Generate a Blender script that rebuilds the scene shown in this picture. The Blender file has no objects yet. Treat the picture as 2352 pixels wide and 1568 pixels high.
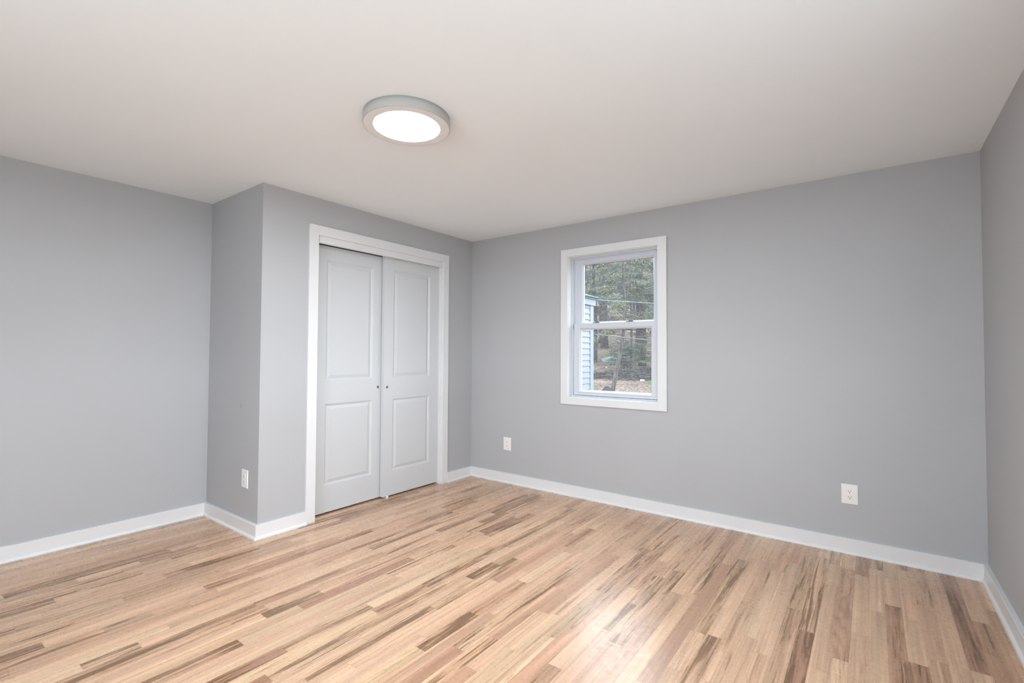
import bpy, bmesh, math, random
from mathutils import Vector, Matrix, noise

# ------------------------------------------------------------------ scene
S = bpy.context.scene
COL = S.collection
H = 2.44            # ceiling height
W = 3.8728          # x of the right wall
R = 0.8238          # depth of the closet bump-out
D1 = 2.1787         # length of the closet wall
YB = -5.3           # wall behind the camera

# camera
cam_d = bpy.data.cameras.new('camera')
cam = bpy.data.objects.new('camera', cam_d); COL.objects.link(cam); S.camera = cam
cam_d.sensor_fit = 'HORIZONTAL'; cam_d.sensor_width = 36.0
cam_d.lens = 1104.9107 / 2352 * 36.0
cam_d.clip_start = 0.05; cam_d.clip_end = 600
yaw, pitch, roll = 0.6411084780496091, 0.025581861761414484, 0.004865043608090504
fw = Vector((-math.sin(yaw)*math.cos(pitch), math.cos(yaw)*math.cos(pitch), math.sin(pitch)))
rt0 = Vector((math.cos(yaw), math.sin(yaw), 0)); up0 = rt0.cross(fw)
rt = rt0*math.cos(roll) + up0*math.sin(roll); up = -rt0*math.sin(roll) + up0*math.cos(roll)
cam.matrix_world = Matrix(((rt.x, up.x, -fw.x, 3.3581), (rt.y, up.y, -fw.y, -3.7927), (rt.z, up.z, -fw.z, 1.2622), (0, 0, 0, 1)))

# world: bright overcast sky
SKY = 7.6
wd = bpy.data.worlds.new('overcast_sky'); S.world = wd; wd.use_nodes = True
bg = wd.node_tree.nodes['Background']
bg.inputs[0].default_value = (0.86, 0.93, 1.0, 1); bg.inputs[1].default_value = SKY

# colour management
S.view_settings.view_transform = 'Standard'; S.view_settings.look = 'None'
S.view_settings.exposure = 0.16; S.view_settings.gamma = 1.0
S.view_settings.use_curve_mapping = False
LAMP = 90.0         # radiance of the ceiling lamp's diffuser
S.cycles.max_bounces = 14; S.cycles.diffuse_bounces = 9; S.cycles.transparent_max_bounces = 16
S.cycles.caustics_reflective = False; S.cycles.caustics_refractive = False
S.cycles.sample_clamp_indirect = 6.0

# portal that guides sky sampling through the window opening
def portal(name, loc, rot, sx, sy):
    l = bpy.data.lights.new(name, 'AREA'); l.shape = 'RECTANGLE'; l.size = sx; l.size_y = sy
    l.cycles.is_portal = True
    o = bpy.data.objects.new(name, l); o.location = loc; o.rotation_euler = rot; COL.objects.link(o)
    return o
# fill lights added behind two made-up windows, out of view
RWY0, RWY1, RWZ0, RWZ1 = -4.50, -2.20, 0.85, 2.12      # added opening in the right wall, beside the camera
FWX0, FWX1 = 1.60, 3.60                                # added opening in the wall behind the camera
def added_fill(name, loc, rot, sx, sy, watts):
    l = bpy.data.lights.new(name, 'AREA'); l.shape = 'RECTANGLE'; l.size = sx; l.size_y = sy; l.energy = watts; l.color = (0.78, 0.92, 1.0)
    o = bpy.data.objects.new(name, l); COL.objects.link(o); o.location = loc; o.rotation_euler = rot
added_fill('side_fill_light', (W + 0.11, (RWY0+RWY1)/2, (RWZ0+RWZ1)/2), (0, math.radians(90), 0), RWZ1-RWZ0-0.1, RWY1-RWY0-0.1, 20.0)
added_fill('rear_fill_light', ((FWX0+FWX1)/2, YB - 0.11, (RWZ0+RWZ1)/2), (math.radians(90), 0, 0), FWX1-FWX0-0.1, RWZ1-RWZ0-0.1, 54.0)
portal('window_daylight', (1.58, 0.16, 1.51), (math.radians(-90), 0, 0), 0.80, 1.26)

# ------------------------------------------------------------------ materials
def new_mat(name):
    m = bpy.data.materials.new(name); m.use_nodes = True
    return m, m.node_tree.nodes, m.node_tree.links, m.node_tree.nodes['Principled BSDF']

def N(nt, typ, **kw):
    n = nt.new(typ)
    for k, v in kw.items():
        if k.startswith('i_'):
            key = k[2:]; key = int(key) if key.isdigit() else key
            n.inputs[key].default_value = v
        else: setattr(n, k, v)
    return n

def paint(name, col, rough=0.6, spec=0.3, var=0.02, bump=0.02, scale=220.0, stain=None):
    m, nt, lk, b = new_mat(name)
    tc = N(nt, 'ShaderNodeNewGeometry')
    n1 = N(nt, 'ShaderNodeTexNoise', i_Scale=1.7, i_Detail=3.0)
    lk.new(tc.outputs['Position'], n1.inputs['Vector'])
    mr = N(nt, 'ShaderNodeMapRange', i_1=0.3, i_2=0.7, i_3=1-var, i_4=1+var)
    lk.new(n1.outputs[0], mr.inputs[0])
    mul = N(nt, 'ShaderNodeMix', data_type='RGBA', blend_type='MULTIPLY')
    mul.inputs[0].default_value = 1.0; mul.inputs[6].default_value = (*col, 1)
    lk.new(mr.outputs[0], mul.inputs[7])
    out = mul.outputs[2]
    if stain:
        for (p, rad, amt) in stain:
            d = N(nt, 'ShaderNodeVectorMath', operation='DISTANCE'); d.inputs[1].default_value = p
            lk.new(tc.outputs['Position'], d.inputs[0])
            nn = N(nt, 'ShaderNodeTexNoise', i_Scale=40.0, i_Detail=2.0); lk.new(tc.outputs['Position'], nn.inputs['Vector'])
            ad = N(nt, 'ShaderNodeMath', operation='MULTIPLY_ADD'); ad.inputs[1].default_value = rad*0.9
            lk.new(nn.outputs[0], ad.inputs[0]); lk.new(d.outputs['Value'], ad.inputs[2])
            r2 = N(nt, 'ShaderNodeMapRange', i_1=rad*1.0, i_2=rad*1.7, i_3=amt, i_4=0.0); lk.new(ad.outputs[0], r2.inputs[0])
            mx = N(nt, 'ShaderNodeMix', data_type='RGBA'); mx.inputs[7].default_value = (col[0]*.55, col[1]*.53, col[2]*.48, 1)
            lk.new(r2.outputs[0], mx.inputs[0]); lk.new(out, mx.inputs[6]); out = mx.outputs[2]
    lk.new(out, b.inputs['Base Color'])
    b.inputs['Roughness'].default_value = rough; b.inputs['Specular IOR Level'].default_value = spec
    n2 = N(nt, 'ShaderNodeTexNoise', i_Scale=scale, i_Detail=2.0); lk.new(tc.outputs['Position'], n2.inputs['Vector'])
    bp = N(nt, 'ShaderNodeBump', i_Strength=bump, i_Distance=0.002)
    lk.new(n2.outputs[0], bp.inputs['Height']); lk.new(bp.outputs[0], b.inputs['Normal'])
    return m

WALLC = (0.440, 0.446, 0.458)
M = {}
M['wall'] = paint('wall_paint', WALLC, 0.55, 0.3, 0.015, 0.05, stain=[((W, -1.98, 0.36), 0.012, 0.35)])
M['wall_alcove'] = paint('alcove_paint', WALLC, 0.55, 0.3, 0.015, 0.05, stain=[((-0.2676, -2.1787, 0.879), 0.018, 0.28)])
M['ceiling'] = paint('ceiling_paint', (0.875, 0.93, 0.965), 0.8, 0.2, 0.01, 0.03)
M['trim'] = paint('trim_paint', (0.72, 0.725, 0.735), 0.32, 0.45, 0.01, 0.01, 60)
M['door'] = paint('door_paint', (0.575, 0.59, 0.605), 0.4, 0.4, 0.01, 0.02, 90)
M['vinyl'] = paint('white_vinyl', (0.60, 0.63, 0.68), 0.28, 0.5, 0.005, 0.0)
M['plastic'] = paint('white_plastic', (0.80, 0.80, 0.79), 0.3, 0.5, 0.005, 0.0)
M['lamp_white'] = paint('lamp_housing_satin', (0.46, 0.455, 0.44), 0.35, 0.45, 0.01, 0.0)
M['lamp_rim'] = paint('lamp_rim_white', (0.80, 0.80, 0.80), 0.4, 0.4, 0.01, 0.0)
M['dark'] = paint('dark_cavity', (0.012, 0.011, 0.010), 0.7, 0.2, 0.0, 0.0)
M['closet_dark'] = paint('closet_interior', (0.10, 0.10, 0.10), 0.8, 0.1, 0.0, 0.0)
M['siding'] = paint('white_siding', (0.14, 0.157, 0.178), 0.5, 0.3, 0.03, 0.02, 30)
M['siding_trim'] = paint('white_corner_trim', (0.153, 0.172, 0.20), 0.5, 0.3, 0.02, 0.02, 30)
M['lock'] = paint('latch_blue_grey', (0.16, 0.19, 0.27), 0.3, 0.5, 0.02, 0.0)
M['cable_dark'] = paint('cable_black', (0.035, 0.04, 0.05), 0.5, 0.4, 0.05, 0.0)
M['cable_light'] = paint('cable_grey', (0.055, 0.065, 0.08), 0.4, 0.5, 0.25, 0.0)
M['rubbish'] = paint('white_scrap', (0.45, 0.47, 0.50), 0.5, 0.3, 0.05, 0.0)
M['rock'] = paint('grey_rock', (0.13, 0.135, 0.13), 0.9, 0.2, 0.3, 0.5, 8)
M['mound'] = paint('black_mound', (0.018, 0.018, 0.022), 0.9, 0.2, 0.3, 0.5, 12)

def metal(name, col, rough):
    m, nt, lk, b = new_mat(name)
    g = N(nt, 'ShaderNodeNewGeometry'); n = N(nt, 'ShaderNodeTexNoise', i_Scale=300.0)
    lk.new(g.outputs['Position'], n.inputs['Vector'])
    mr = N(nt, 'ShaderNodeMapRange', i_1=0, i_2=1, i_3=rough*.8, i_4=rough*1.2); lk.new(n.outputs[0], mr.inputs[0])
    lk.new(mr.outputs[0], b.inputs['Roughness'])
    b.inputs['Base Color'].default_value = (*col, 1); b.inputs['Metallic'].default_value = 1.0
    return m
M['nickel'] = metal('dark_nickel', (0.30, 0.28, 0.25), 0.25)

def emit_mat(name, col, strength):
    m, nt, lk, b = new_mat(name)
    b.inputs['Base Color'].default_value = (0.8, 0.8, 0.8, 1)
    b.inputs['Emission Color'].default_value = (*col, 1); b.inputs['Emission Strength'].default_value = strength
    return m
M['diffuser'] = emit_mat('lamp_diffuser', (0.92, 0.975, 1.0), LAMP)

def glass_mat():
    m = bpy.data.materials.new('window_glass'); m.use_nodes = True
    nt, lk = m.node_tree.nodes, m.node_tree.links
    nt.remove(nt['Principled BSDF']); out = nt['Material Output']
    tr = N(nt, 'ShaderNodeBsdfTransparent'); tr.inputs[0].default_value = (0.93, 0.96, 0.96, 1)
    gl = N(nt, 'ShaderNodeBsdfGlossy'); gl.inputs['Roughness'].default_value = 0.02
    fr = N(nt, 'ShaderNodeFresnel', i_IOR=1.45)
    mx = N(nt, 'ShaderNodeMixShader'); lk.new(fr.outputs[0], mx.inputs[0]); lk.new(tr.outputs[0], mx.inputs[1]); lk.new(gl.outputs[0], mx.inputs[2])
    haze_veil = N(nt, 'ShaderNodeBsdfTranslucent'); haze_veil.inputs[0].default_value = (0.75, 0.8, 0.85, 1)  # pale veil that puts the glare haze into the glass
    nz = N(nt, 'ShaderNodeTexNoise', i_Scale=9.0); mr = N(nt, 'ShaderNodeMapRange', i_1=0, i_2=1, i_3=0.03, i_4=0.05)
    lk.new(nz.outputs[0], mr.inputs[0])
    mx2 = N(nt, 'ShaderNodeMixShader'); lk.new(mr.outputs[0], mx2.inputs[0]); lk.new(mx.outputs[0], mx2.inputs[1]); lk.new(haze_veil.outputs[0], mx2.inputs[2])
    lk.new(mx2.outputs[0], out.inputs['Surface'])
    return m
M['glass'] = glass_mat()

def ramp(nt, stops, interp='LINEAR'):
    r = nt.new('ShaderNodeValToRGB'); cr = r.color_ramp; cr.interpolation = interp
    while len(cr.elements) < len(stops): cr.elements.new(0.5)
    for e, (p, c) in zip(cr.elements, stops):
        e.position = p; e.color = (*c, 1) if len(c) == 3 else c
    return r

def mixc(nt, lk, fac, a, b, blend='MIX'):
    n = N(nt, 'ShaderNodeMix', data_type='RGBA', blend_type=blend)
    for v, i in ((fac, 0), (a, 6), (b, 7)):
        if isinstance(v, (int, float)): n.inputs[i].default_value = v
        elif isinstance(v, tuple): n.inputs[i].default_value = (*v, 1)
        else: lk.new(v, n.inputs[i])
    return n.outputs[2]

def math_n(nt, lk, op, a, b=None, c=None, clamp=False):
    n = N(nt, 'ShaderNodeMath', operation=op, use_clamp=clamp)
    for i, v in enumerate((a, b, c)):
        if v is None: continue
        if isinstance(v, (int, float)): n.inputs[i].default_value = v
        else: lk.new(v, n.inputs[i])
    return n.outputs[0]

def wood_floor():
    """red-oak strip floor; every plank carries random numbers (col 'rnd') and its own grain offset (col 'kind')"""
    m, nt, lk, b = new_mat('oak_strip_floor')
    geo = N(nt, 'ShaderNodeNewGeometry')
    rnd = N(nt, 'ShaderNodeVertexColor', layer_name='rnd'); kind = N(nt, 'ShaderNodeVertexColor', layer_name='kind')
    sr = N(nt, 'ShaderNodeSeparateColor'); lk.new(rnd.outputs[0], sr.inputs[0])
    sk = N(nt, 'ShaderNodeSeparateColor'); lk.new(kind.outputs[0], sk.inputs[0])
    off = N(nt, 'ShaderNodeVectorMath', operation='SCALE'); off.inputs[3].default_value = 37.0; lk.new(rnd.outputs[0], off.inputs[0])
    pos = N(nt, 'ShaderNodeVectorMath', operation='ADD'); lk.new(geo.outputs['Position'], pos.inputs[0]); lk.new(off.outputs[0], pos.inputs[1])
    def scaled(v):
        n = N(nt, 'ShaderNodeVectorMath', operation='MULTIPLY'); n.inputs[1].default_value = v; lk.new(pos.outputs[0], n.inputs[0]); return n.outputs[0]
    def noise_at(v, detail=3.0, rough=0.55, dist=0.0):
        n = N(nt, 'ShaderNodeTexNoise', i_Scale=1.0, i_Detail=detail, i_Roughness=rough, i_Distortion=dist); lk.new(scaled(v), n.inputs['Vector']); return n.outputs[0]
    def rng(x, a, b2, c=0.0, d=1.0):
        n = N(nt, 'ShaderNodeMapRange', i_1=a, i_2=b2, i_3=c, i_4=d); lk.new(x, n.inputs[0]); return n.outputs[0]
    # plank tone: kind.r runs from pale to brown
    tone = ramp(nt, [(0.0, (0.720, 0.487, 0.318)), (0.3, (0.625, 0.388, 0.250)), (0.5, (0.530, 0.312, 0.198)), (0.75, (0.415, 0.230, 0.144)), (1.0, (0.265, 0.142, 0.086))])
    lk.new(sk.outputs[0], tone.inputs[0])
    # pinkish or olive cast from rnd.g
    cast = ramp(nt, [(0.0, (1.02, 0.97, 0.97)), (0.6, (1.0, 1.0, 1.0)), (1.0, (0.985, 1.0, 0.945))]); lk.new(sr.outputs[1], cast.inputs[0])
    base = mixc(nt, lk, 1.0, tone.outputs[0], cast.outputs[0], 'MULTIPLY')
    # tone drift and long straight grain
    drift = rng(noise_at((16, 0.8, 1), 3.0), 0.28, 0.72, 0.80, 1.14)
    base = mixc(nt, lk, 1.0, base, drift, 'MULTIPLY')
    g1 = rng(noise_at((70, 0.55, 1), 3.0, 0.55), 0.3, 0.7, 0.82, 1.10)
    base = mixc(nt, lk, 1.0, base, g1, 'MULTIPLY')
    g2 = rng(noise_at((150, 0.9, 1), 1.0, 0.5), 0.3, 0.7, 0.86, 1.08)
    base = mixc(nt, lk, 1.0, base, g2, 'MULTIPLY')
    # cathedral growth rings: lines across the plank bent along its length
    warp = noise_at((8, 1.3, 1), 2.0, 0.45, 0.4)
    amp = rng(sr.outputs[2], 0.3, 1.0, 3.0, 15.0)
    rings = math_n(nt, lk, 'MULTIPLY', warp, amp)
    sx = N(nt, 'ShaderNodeSeparateXYZ'); lk.new(pos.outputs[0], sx.inputs[0])
    xx = math_n(nt, lk, 'MULTIPLY_ADD', sx.outputs[0], 70.0, rings)
    fr = math_n(nt, lk, 'FRACT', xx)
    band = rng(math_n(nt, lk, 'ABSOLUTE', math_n(nt, lk, 'SUBTRACT', fr, 0.5)), 0.22, 0.5, 0.0, 1.0)
    band = math_n(nt, lk, 'MULTIPLY', band, rng(noise_at((90, 2.5, 1), 2.0), 0.36, 0.6, 0.35, 1.0))
    band = math_n(nt, lk, 'MULTIPLY', band, rng(sr.outputs[2], 0.40, 0.90, 0.12, 0.72))
    base = mixc(nt, lk, band, base, mixc(nt, lk, 1.0, base, (0.60, 0.52, 0.43), 'MULTIPLY'))
    # mineral streaks: long and brown with dark cores, strongest in planks with kind.g high
    s1 = noise_at((34, 1.5, 1), 4.0, 0.62, 0.9)
    s2 = noise_at((130, 3.0, 1), 3.0, 0.62, 0.7)
    st = math_n(nt, lk, 'ADD', math_n(nt, lk, 'MULTIPLY', s1, 0.70), math_n(nt, lk, 'MULTIPLY', s2, 0.30))
    thr = rng(sk.outputs[1], 0.0, 1.0, 0.65, 0.462)
    st = math_n(nt, lk, 'SUBTRACT', st, thr)
    soft = rng(st, -0.10, 0.08, 0.0, 0.62)
    hard = rng(st, 0.02, 0.065, 0.0, 0.72)
    base = mixc(nt, lk, soft, base, mixc(nt, lk, 1.0, base, (0.58, 0.46, 0.34), 'MULTIPLY'))
    base = mixc(nt, lk, hard, base, (0.135, 0.070, 0.030))
    # thin dark lines that wander with the grain
    l1 = noise_at((60, 0.8, 1), 2.0, 0.5, 0.9)
    ln = rng(math_n(nt, lk, 'ABSOLUTE', math_n(nt, lk, 'SUBTRACT', l1, 0.52)), 0.0, 0.020, 1.0, 0.0)
    gate = rng(noise_at((12, 0.8, 1), 2.0), 0.44, 0.56, 0.0, 0.9)
    ln = math_n(nt, lk, 'MULTIPLY', math_n(nt, lk, 'MULTIPLY', ln, gate), rng(sk.outputs[1], 0.0, 0.6, 0.25, 1.0))
    base = mixc(nt, lk, ln, base, (0.10, 0.055, 0.027))
    # small knots
    vo = N(nt, 'ShaderNodeTexVoronoi', i_Scale=1.0); lk.new(scaled((11.0, 3.4, 1.0)), vo.inputs['Vector'])
    kn = rng(vo.outputs['Distance'], 0.02, 0.13, 1.0, 0.0)
    sc = N(nt, 'ShaderNodeSeparateColor'); lk.new(vo.outputs['Color'], sc.inputs[0])
    kn = math_n(nt, lk, 'MULTIPLY', kn, rng(sc.outputs[0], 0.90, 0.93, 0.0, 0.85))
    base = mixc(nt, lk, kn, base, (0.09, 0.04, 0.02))
    lk.new(base, b.inputs['Base Color'])
    ro = rng(noise_at((40, 40, 1), 2.0), 0.3, 0.7, 0.24, 0.34); lk.new(ro, b.inputs['Roughness'])
    b.inputs['Specular IOR Level'].default_value = 0.75
    return m
M['floor'] = wood_floor()
M['gap'] = paint('floor_gap', (0.17, 0.095, 0.055), 0.8, 0.1, 0, 0)

def leaf_litter():
    m, nt, lk, b = new_mat('leaf_litter')
    g = N(nt, 'ShaderNodeNewGeometry')
    n1 = N(nt, 'ShaderNodeTexVoronoi', i_Scale=13.0); lk.new(g.outputs['Position'], n1.inputs['Vector'])
    s = N(nt, 'ShaderNodeSeparateColor'); lk.new(n1.outputs['Color'], s.inputs[0])
    r = ramp(nt, [(0.0, (0.028, 0.020, 0.015)), (0.3, (0.074, 0.053, 0.040)), (0.6, (0.118, 0.084, 0.064)), (0.85, (0.17, 0.125, 0.10)), (1.0, (0.21, 0.175, 0.155))])
    lk.new(s.outputs[0], r.inputs[0])
    n2 = N(nt, 'ShaderNodeTexNoise', i_Scale=0.35, i_Detail=5.0); lk.new(g.outputs['Position'], n2.inputs['Vector'])
    mr = N(nt, 'ShaderNodeMapRange', i_1=0.35, i_2=0.68, i_3=0.6, i_4=1.25); lk.new(n2.outputs[0], mr.inputs[0])
    c = mixc(nt, lk, 1.0, mixc(nt, lk, 1.0, r.outputs[0], (0.82, 0.82, 0.82), 'MULTIPLY'), mr.outputs[0], 'MULTIPLY')
    # mossy / olive patches
    n3 = N(nt, 'ShaderNodeTexNoise', i_Scale=0.22, i_Detail=4.0); lk.new(g.outputs['Position'], n3.inputs['Vector'])
    m3 = N(nt, 'ShaderNodeMapRange', i_1=0.52, i_2=0.66, i_3=0.0, i_4=0.55); lk.new(n3.outputs[0], m3.inputs[0])
    c = mixc(nt, lk, m3.outputs[0], c, (0.07, 0.066, 0.04))
    lk.new(c, b.inputs['Base Color']); b.inputs['Roughness'].default_value = 0.9; b.inputs['Specular IOR Level'].default_value = 0.1
    return m
M['litter'] = leaf_litter()

def bark(name, c1, c2):
    m, nt, lk, b = new_mat(name)
    g = N(nt, 'ShaderNodeNewGeometry'); sc = N(nt, 'ShaderNodeVectorMath', operation='MULTIPLY'); sc.inputs[1].default_value = (16, 16, 2.2)
    lk.new(g.outputs['Position'], sc.inputs[0]); n = N(nt, 'ShaderNodeTexNoise', i_Scale=1.0, i_Detail=4.0); lk.new(sc.outputs[0], n.inputs['Vector'])
    r = ramp(nt, [(0.3, tuple(0.82*v for v in c1)), (0.7, tuple(0.82*v for v in c2))]); lk.new(n.outputs[0], r.inputs[0]); lk.new(r.outputs[0], b.inputs['Base Color'])
    b.inputs['Roughness'].default_value = 0.9; b.inputs['Specular IOR Level'].default_value = 0.1
    return m
M['bark'] = bark('grey_brown_bark', (0.040, 0.034, 0.030), (0.135, 0.115, 0.10))
M['bark_dark'] = bark('dark_bark', (0.022, 0.020, 0.020), (0.08, 0.072, 0.068))
M['twig'] = bark('bare_twig', (0.045, 0.040, 0.038), (0.12, 0.11, 0.105))

def leaf_mat(name, cols):
    m, nt, lk, b = new_mat(name)
    g = N(nt, 'ShaderNodeNewGeometry'); n = N(nt, 'ShaderNodeTexNoise', i_Scale=0.9, i_Detail=5.0); lk.new(g.outputs['Position'], n.inputs['Vector'])
    r = ramp(nt, [(0.28 + 0.44*i/(len(cols)-1), tuple(0.8*v for v in c)) for i, c in enumerate(cols)]); lk.new(n.outputs[0], r.inputs[0])
    lk.new(r.outputs[0], b.inputs['Base Color']); b.inputs['Roughness'].default_value = 0.7; b.inputs['Specular IOR Level'].default_value = 0.2
    return m
M['needle_olive'] = leaf_mat('olive_needles', [(0.05, 0.060, 0.038), (0.095, 0.11, 0.055), (0.16, 0.165, 0.08)])
M['needle_green'] = leaf_mat('green_needles', [(0.03, 0.055, 0.042), (0.06, 0.105, 0.07), (0.105, 0.165, 0.10)])
M['needle_blue'] = leaf_mat('blue_green_needles', [(0.03, 0.055, 0.045), (0.07, 0.105, 0.085), (0.13, 0.17, 0.13)])
M['grass'] = leaf_mat('yard_grass', [(0.05, 0.12, 0.03), (0.11, 0.24, 0.07)])
M['shingle'] = paint('teal_shingle', (0.06, 0.125, 0.125), 0.8, 0.2, 0.25, 0.3, 25)

# ------------------------------------------------------------------ mesh helpers
def link(name, bm, mat, parent=None, smooth=False, loc=None):
    me = bpy.data.meshes.new(name); bm.normal_update(); bm.to_mesh(me); bm.free()
    me.materials.append(mat)
    if smooth:
        for p in me.polygons: p.use_smooth = True
    o = bpy.data.objects.new(name, me); COL.objects.link(o)
    if loc is not None: o.location = loc
    if parent is not None: o.parent = parent
    return o

def box(bm, x0, x1, y0, y1, z0, z1, bev=0.0, seg=1):
    vs = [bm.verts.new((x, y, z)) for x in (x0, x1) for y in (y0, y1) for z in (z0, z1)]
    f = [(0, 1, 3, 2), (4, 6, 7, 5), (0, 4, 5, 1), (2, 3, 7, 6), (0, 2, 6, 4), (1, 5, 7, 3)]
    fs = [bm.faces.new([vs[i] for i in q]) for q in f]
    if bev > 0:
        es = list({e for fc in fs for e in fc.edges})
        bmesh.ops.bevel(bm, geom=es, offset=bev, segments=seg, affect='EDGES', profile=0.5)

def empty(name, loc, kind=None, label=None, cat=None, group=None):
    o = bpy.data.objects.new(name, None); o.empty_display_size = 0.1; o.location = loc; COL.objects.link(o)
    return tag(o, label, cat, group, kind)

def tag(o, label=None, cat=None, group=None, kind=None):
    if label: o['label'] = label
    if cat: o['category'] = cat
    if group: o['group'] = group
    if kind: o['kind'] = kind
    return o

def struct(name, bm, mat, label=None, smooth=False):
    return tag(link(name, bm, mat, None, smooth), label, None, None, 'structure')

def boxobj(name, mat, dims, parent=None, bev=0.0):
    bm = bmesh.new(); box(bm, *dims, bev=bev); return link(name, bm, mat, parent)

def extrude_path(bm, prof, path, closed=False):
    """sweep a profile (d = out from wall, z) along a mitred floor-plan path; d grows to the left of the travel direction"""
    n = len(path); rings = []
    for i, p in enumerate(path):
        p = Vector(p)
        def nrm(a, b):
            d = (Vector(b) - Vector(a)).normalized(); return Vector((-d.y, d.x))
        ns = []
        if i > 0: ns.append(nrm(path[i-1], path[i]))
        if i < n-1: ns.append(nrm(path[i], path[i+1]))
        if len(ns) == 2:
            mvec = (ns[0] + ns[1]); mvec = mvec / mvec.dot(ns[0])
        else: mvec = ns[0]
        rings.append([bm.verts.new((p.x + mvec.x*d, p.y + mvec.y*d, z)) for d, z in prof])
    k = len(prof)
    for a, c in zip(rings[:-1], rings[1:]):
        for j in range(k):
            bm.faces.new((a[j], a[(j+1) % k], c[(j+1) % k], c[j]))
    bm.faces.new(rings[0]); bm.faces.new(rings[-1][::-1])
    bmesh.ops.recalc_face_normals(bm, faces=bm.faces)

def frame_boards(bm, x0, x1, z0, z1, ix0, ix1, iz0, iz1, y0, y1):
    """rectangular frame (in the x-z plane) with inner opening, between y0 and y1"""
    o = [(x0, z0), (x1, z0), (x1, z1), (x0, z1)]; i = [(ix0, iz0), (ix1, iz0), (ix1, iz1), (ix0, iz1)]
    vs = {}
    for nm, ring in (('o', o), ('i', i)):
        for yi, y in enumerate((y0, y1)):
            vs[nm, yi] = [bm.verts.new((x, y, z)) for x, z in ring]
    for k in range(4):
        l = (k+1) % 4
        bm.faces.new((vs['o', 0][k], vs['o', 0][l], vs['i', 0][l], vs['i', 0][k]))
        bm.faces.new((vs['o', 1][l], vs['o', 1][k], vs['i', 1][k], vs['i', 1][l]))
        bm.faces.new((vs['o', 0][l], vs['o', 0][k], vs['o', 1][k], vs['o', 1][l]))
        bm.faces.new((vs['i', 0][k], vs['i', 0][l], vs['i', 1][l], vs['i', 1][k]))
    bmesh.ops.recalc_face_normals(bm, faces=bm.faces)

def tube(bm, pts, radii, seg=8, cap=True):
    rings = []; n = len(pts); pts = [Vector(p) for p in pts]
    for i, p in enumerate(pts):
        d = (pts[min(i+1, n-1)] - pts[max(i-1, 0)]).normalized()
        a = d.orthogonal().normalized() if abs(d.z) > 0.9 else d.cross(Vector((0, 0, 1))).normalized()
        if abs(d.z) > 0.9: a = (Vector((1, 0, 0)) - d*d.x).normalized()
        c = d.cross(a)
        rings.append([bm.verts.new(p + (a*math.cos(2*math.pi*k/seg) + c*math.sin(2*math.pi*k/seg))*radii[i]) for k in range(seg)])
    for A, B in zip(rings[:-1], rings[1:]):
        for k in range(seg): bm.faces.new((A[k], A[(k+1) % seg], B[(k+1) % seg], B[k]))
    if cap:
        bm.faces.new(rings[0][::-1]); bm.faces.new(rings[-1])

def lathe(bm, prof, seg=64, cz=0.0):
    """revolve (r, z) points about z"""
    rings = [[bm.verts.new((r*math.cos(2*math.pi*k/seg), r*math.sin(2*math.pi*k/seg), z)) for k in range(seg)] for r, z in prof]
    for A, B in zip(rings[:-1], rings[1:]):
        for k in range(seg): bm.faces.new((A[k], A[(k+1) % seg], B[(k+1) % seg], B[k]))
    return rings

# ------------------------------------------------------------------ room shell
T = 0.12
WX0, WX1, WZ0, WZ1 = 1.160, 1.998, 0.867, 2.149    # rough opening of the window
DY0, DY1, DZ = -1.768, -0.430, 2.160               # rough opening of the closet

# floor: one mesh, planks of random length in rows along y, with hairline gaps over a dark bed
random.seed(11)
PW = 0.0655; X0 = 3.139
rows = {}
# planks of the photograph: (row, far end y, near end y, tone, streak)
SPECIAL = {-26: [(-1.87, -2.83, .4, .97)], -24: [(-1.37, -2.08, .35, .9), (-2.08, -2.75, .4, .95)],
 -21: [(-1.1, -1.59, .15, .1), (-1.59, -2.0, .6, .85), (-2.0, -2.35, .5, 1.0)], -19: [(-2.25, -2.9, .75, .7)], -27: [(-1.95, -2.28, .5, .92)],
 -35: [(-2.11, -2.6, .6, .85)], -38: [(-.97, -1.9, .55, .85)], -33: [(-.72, -1.02, .75, .9), (-1.46, -2.33, .5, .8)],
 -40: [(-.64, -.95, .5, .9), (-2.94, -3.12, .3, .92)], -34: [(-.15, -.8, .6, .95), (-2.58, -2.75, .5, .9)], -28: [(-2.26, -2.7, .5, .9)],
 -13: [(-2.10, -2.6, .7, .7)], -41: [(-3.31, -3.8, .7, .95)], -31: [(-2.79, -3.4, .45, .95)], -36: [(-3.06, -3.25, .3, .85)],
 -52: [(-2.61, -2.9, .6, .9)], -39: [(-2.44, -2.8, .45, .8)], -50: [(-2.21, -2.65, .6, .85)], -22: [(-.63, -1.02, .55, .92)], -20: [(-.65, -1.04, .3, .6)],
 -10: [(-.39, -.72, .25, .5), (-.72, -1.2, .15, .05)], -7: [(-.54, -1.5, .45, .9)], -18: [(-.3, -.75, .55, .8), (-1.53, -2.1, .6, .35)],
 4: [(-.3, -.667, .35, .3), (-.667, -1.6, .65, .95)], 5: [(-.12, -.778, .3, .3), (-.778, -1.19, .35, .25), (-1.19, -1.7, .75, .8)], 7: [(-.35, -1.4, .3, .45)],
 8: [(-.02, -1.11, .78, .85), (-1.11, -1.6, .2, .1)], -4: [(-.585, -1.4, .05, .1)], -6: [(-.02, -.472, .05, .05), (-.472, -1.2, .3, .2)], -3: [(-.1, -.4, .65, .7)],
 0: [(-.27, -.6, .1, .1), (-.6, -1.48, .45, .5), (-1.48, -2.0, .15, .1)], 1: [(-.3, -1.35, .5, .6), (-1.35, -2.0, .1, .1)],
 2: [(-.35, -1.07, .3, .2), (-1.07, -1.8, .15, .1)], 3: [(-.2, -.78, .3, .2), (-.78, -1.9, .4, .15)], -8: [(-.2, -.66, .2, .1)]}
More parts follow.
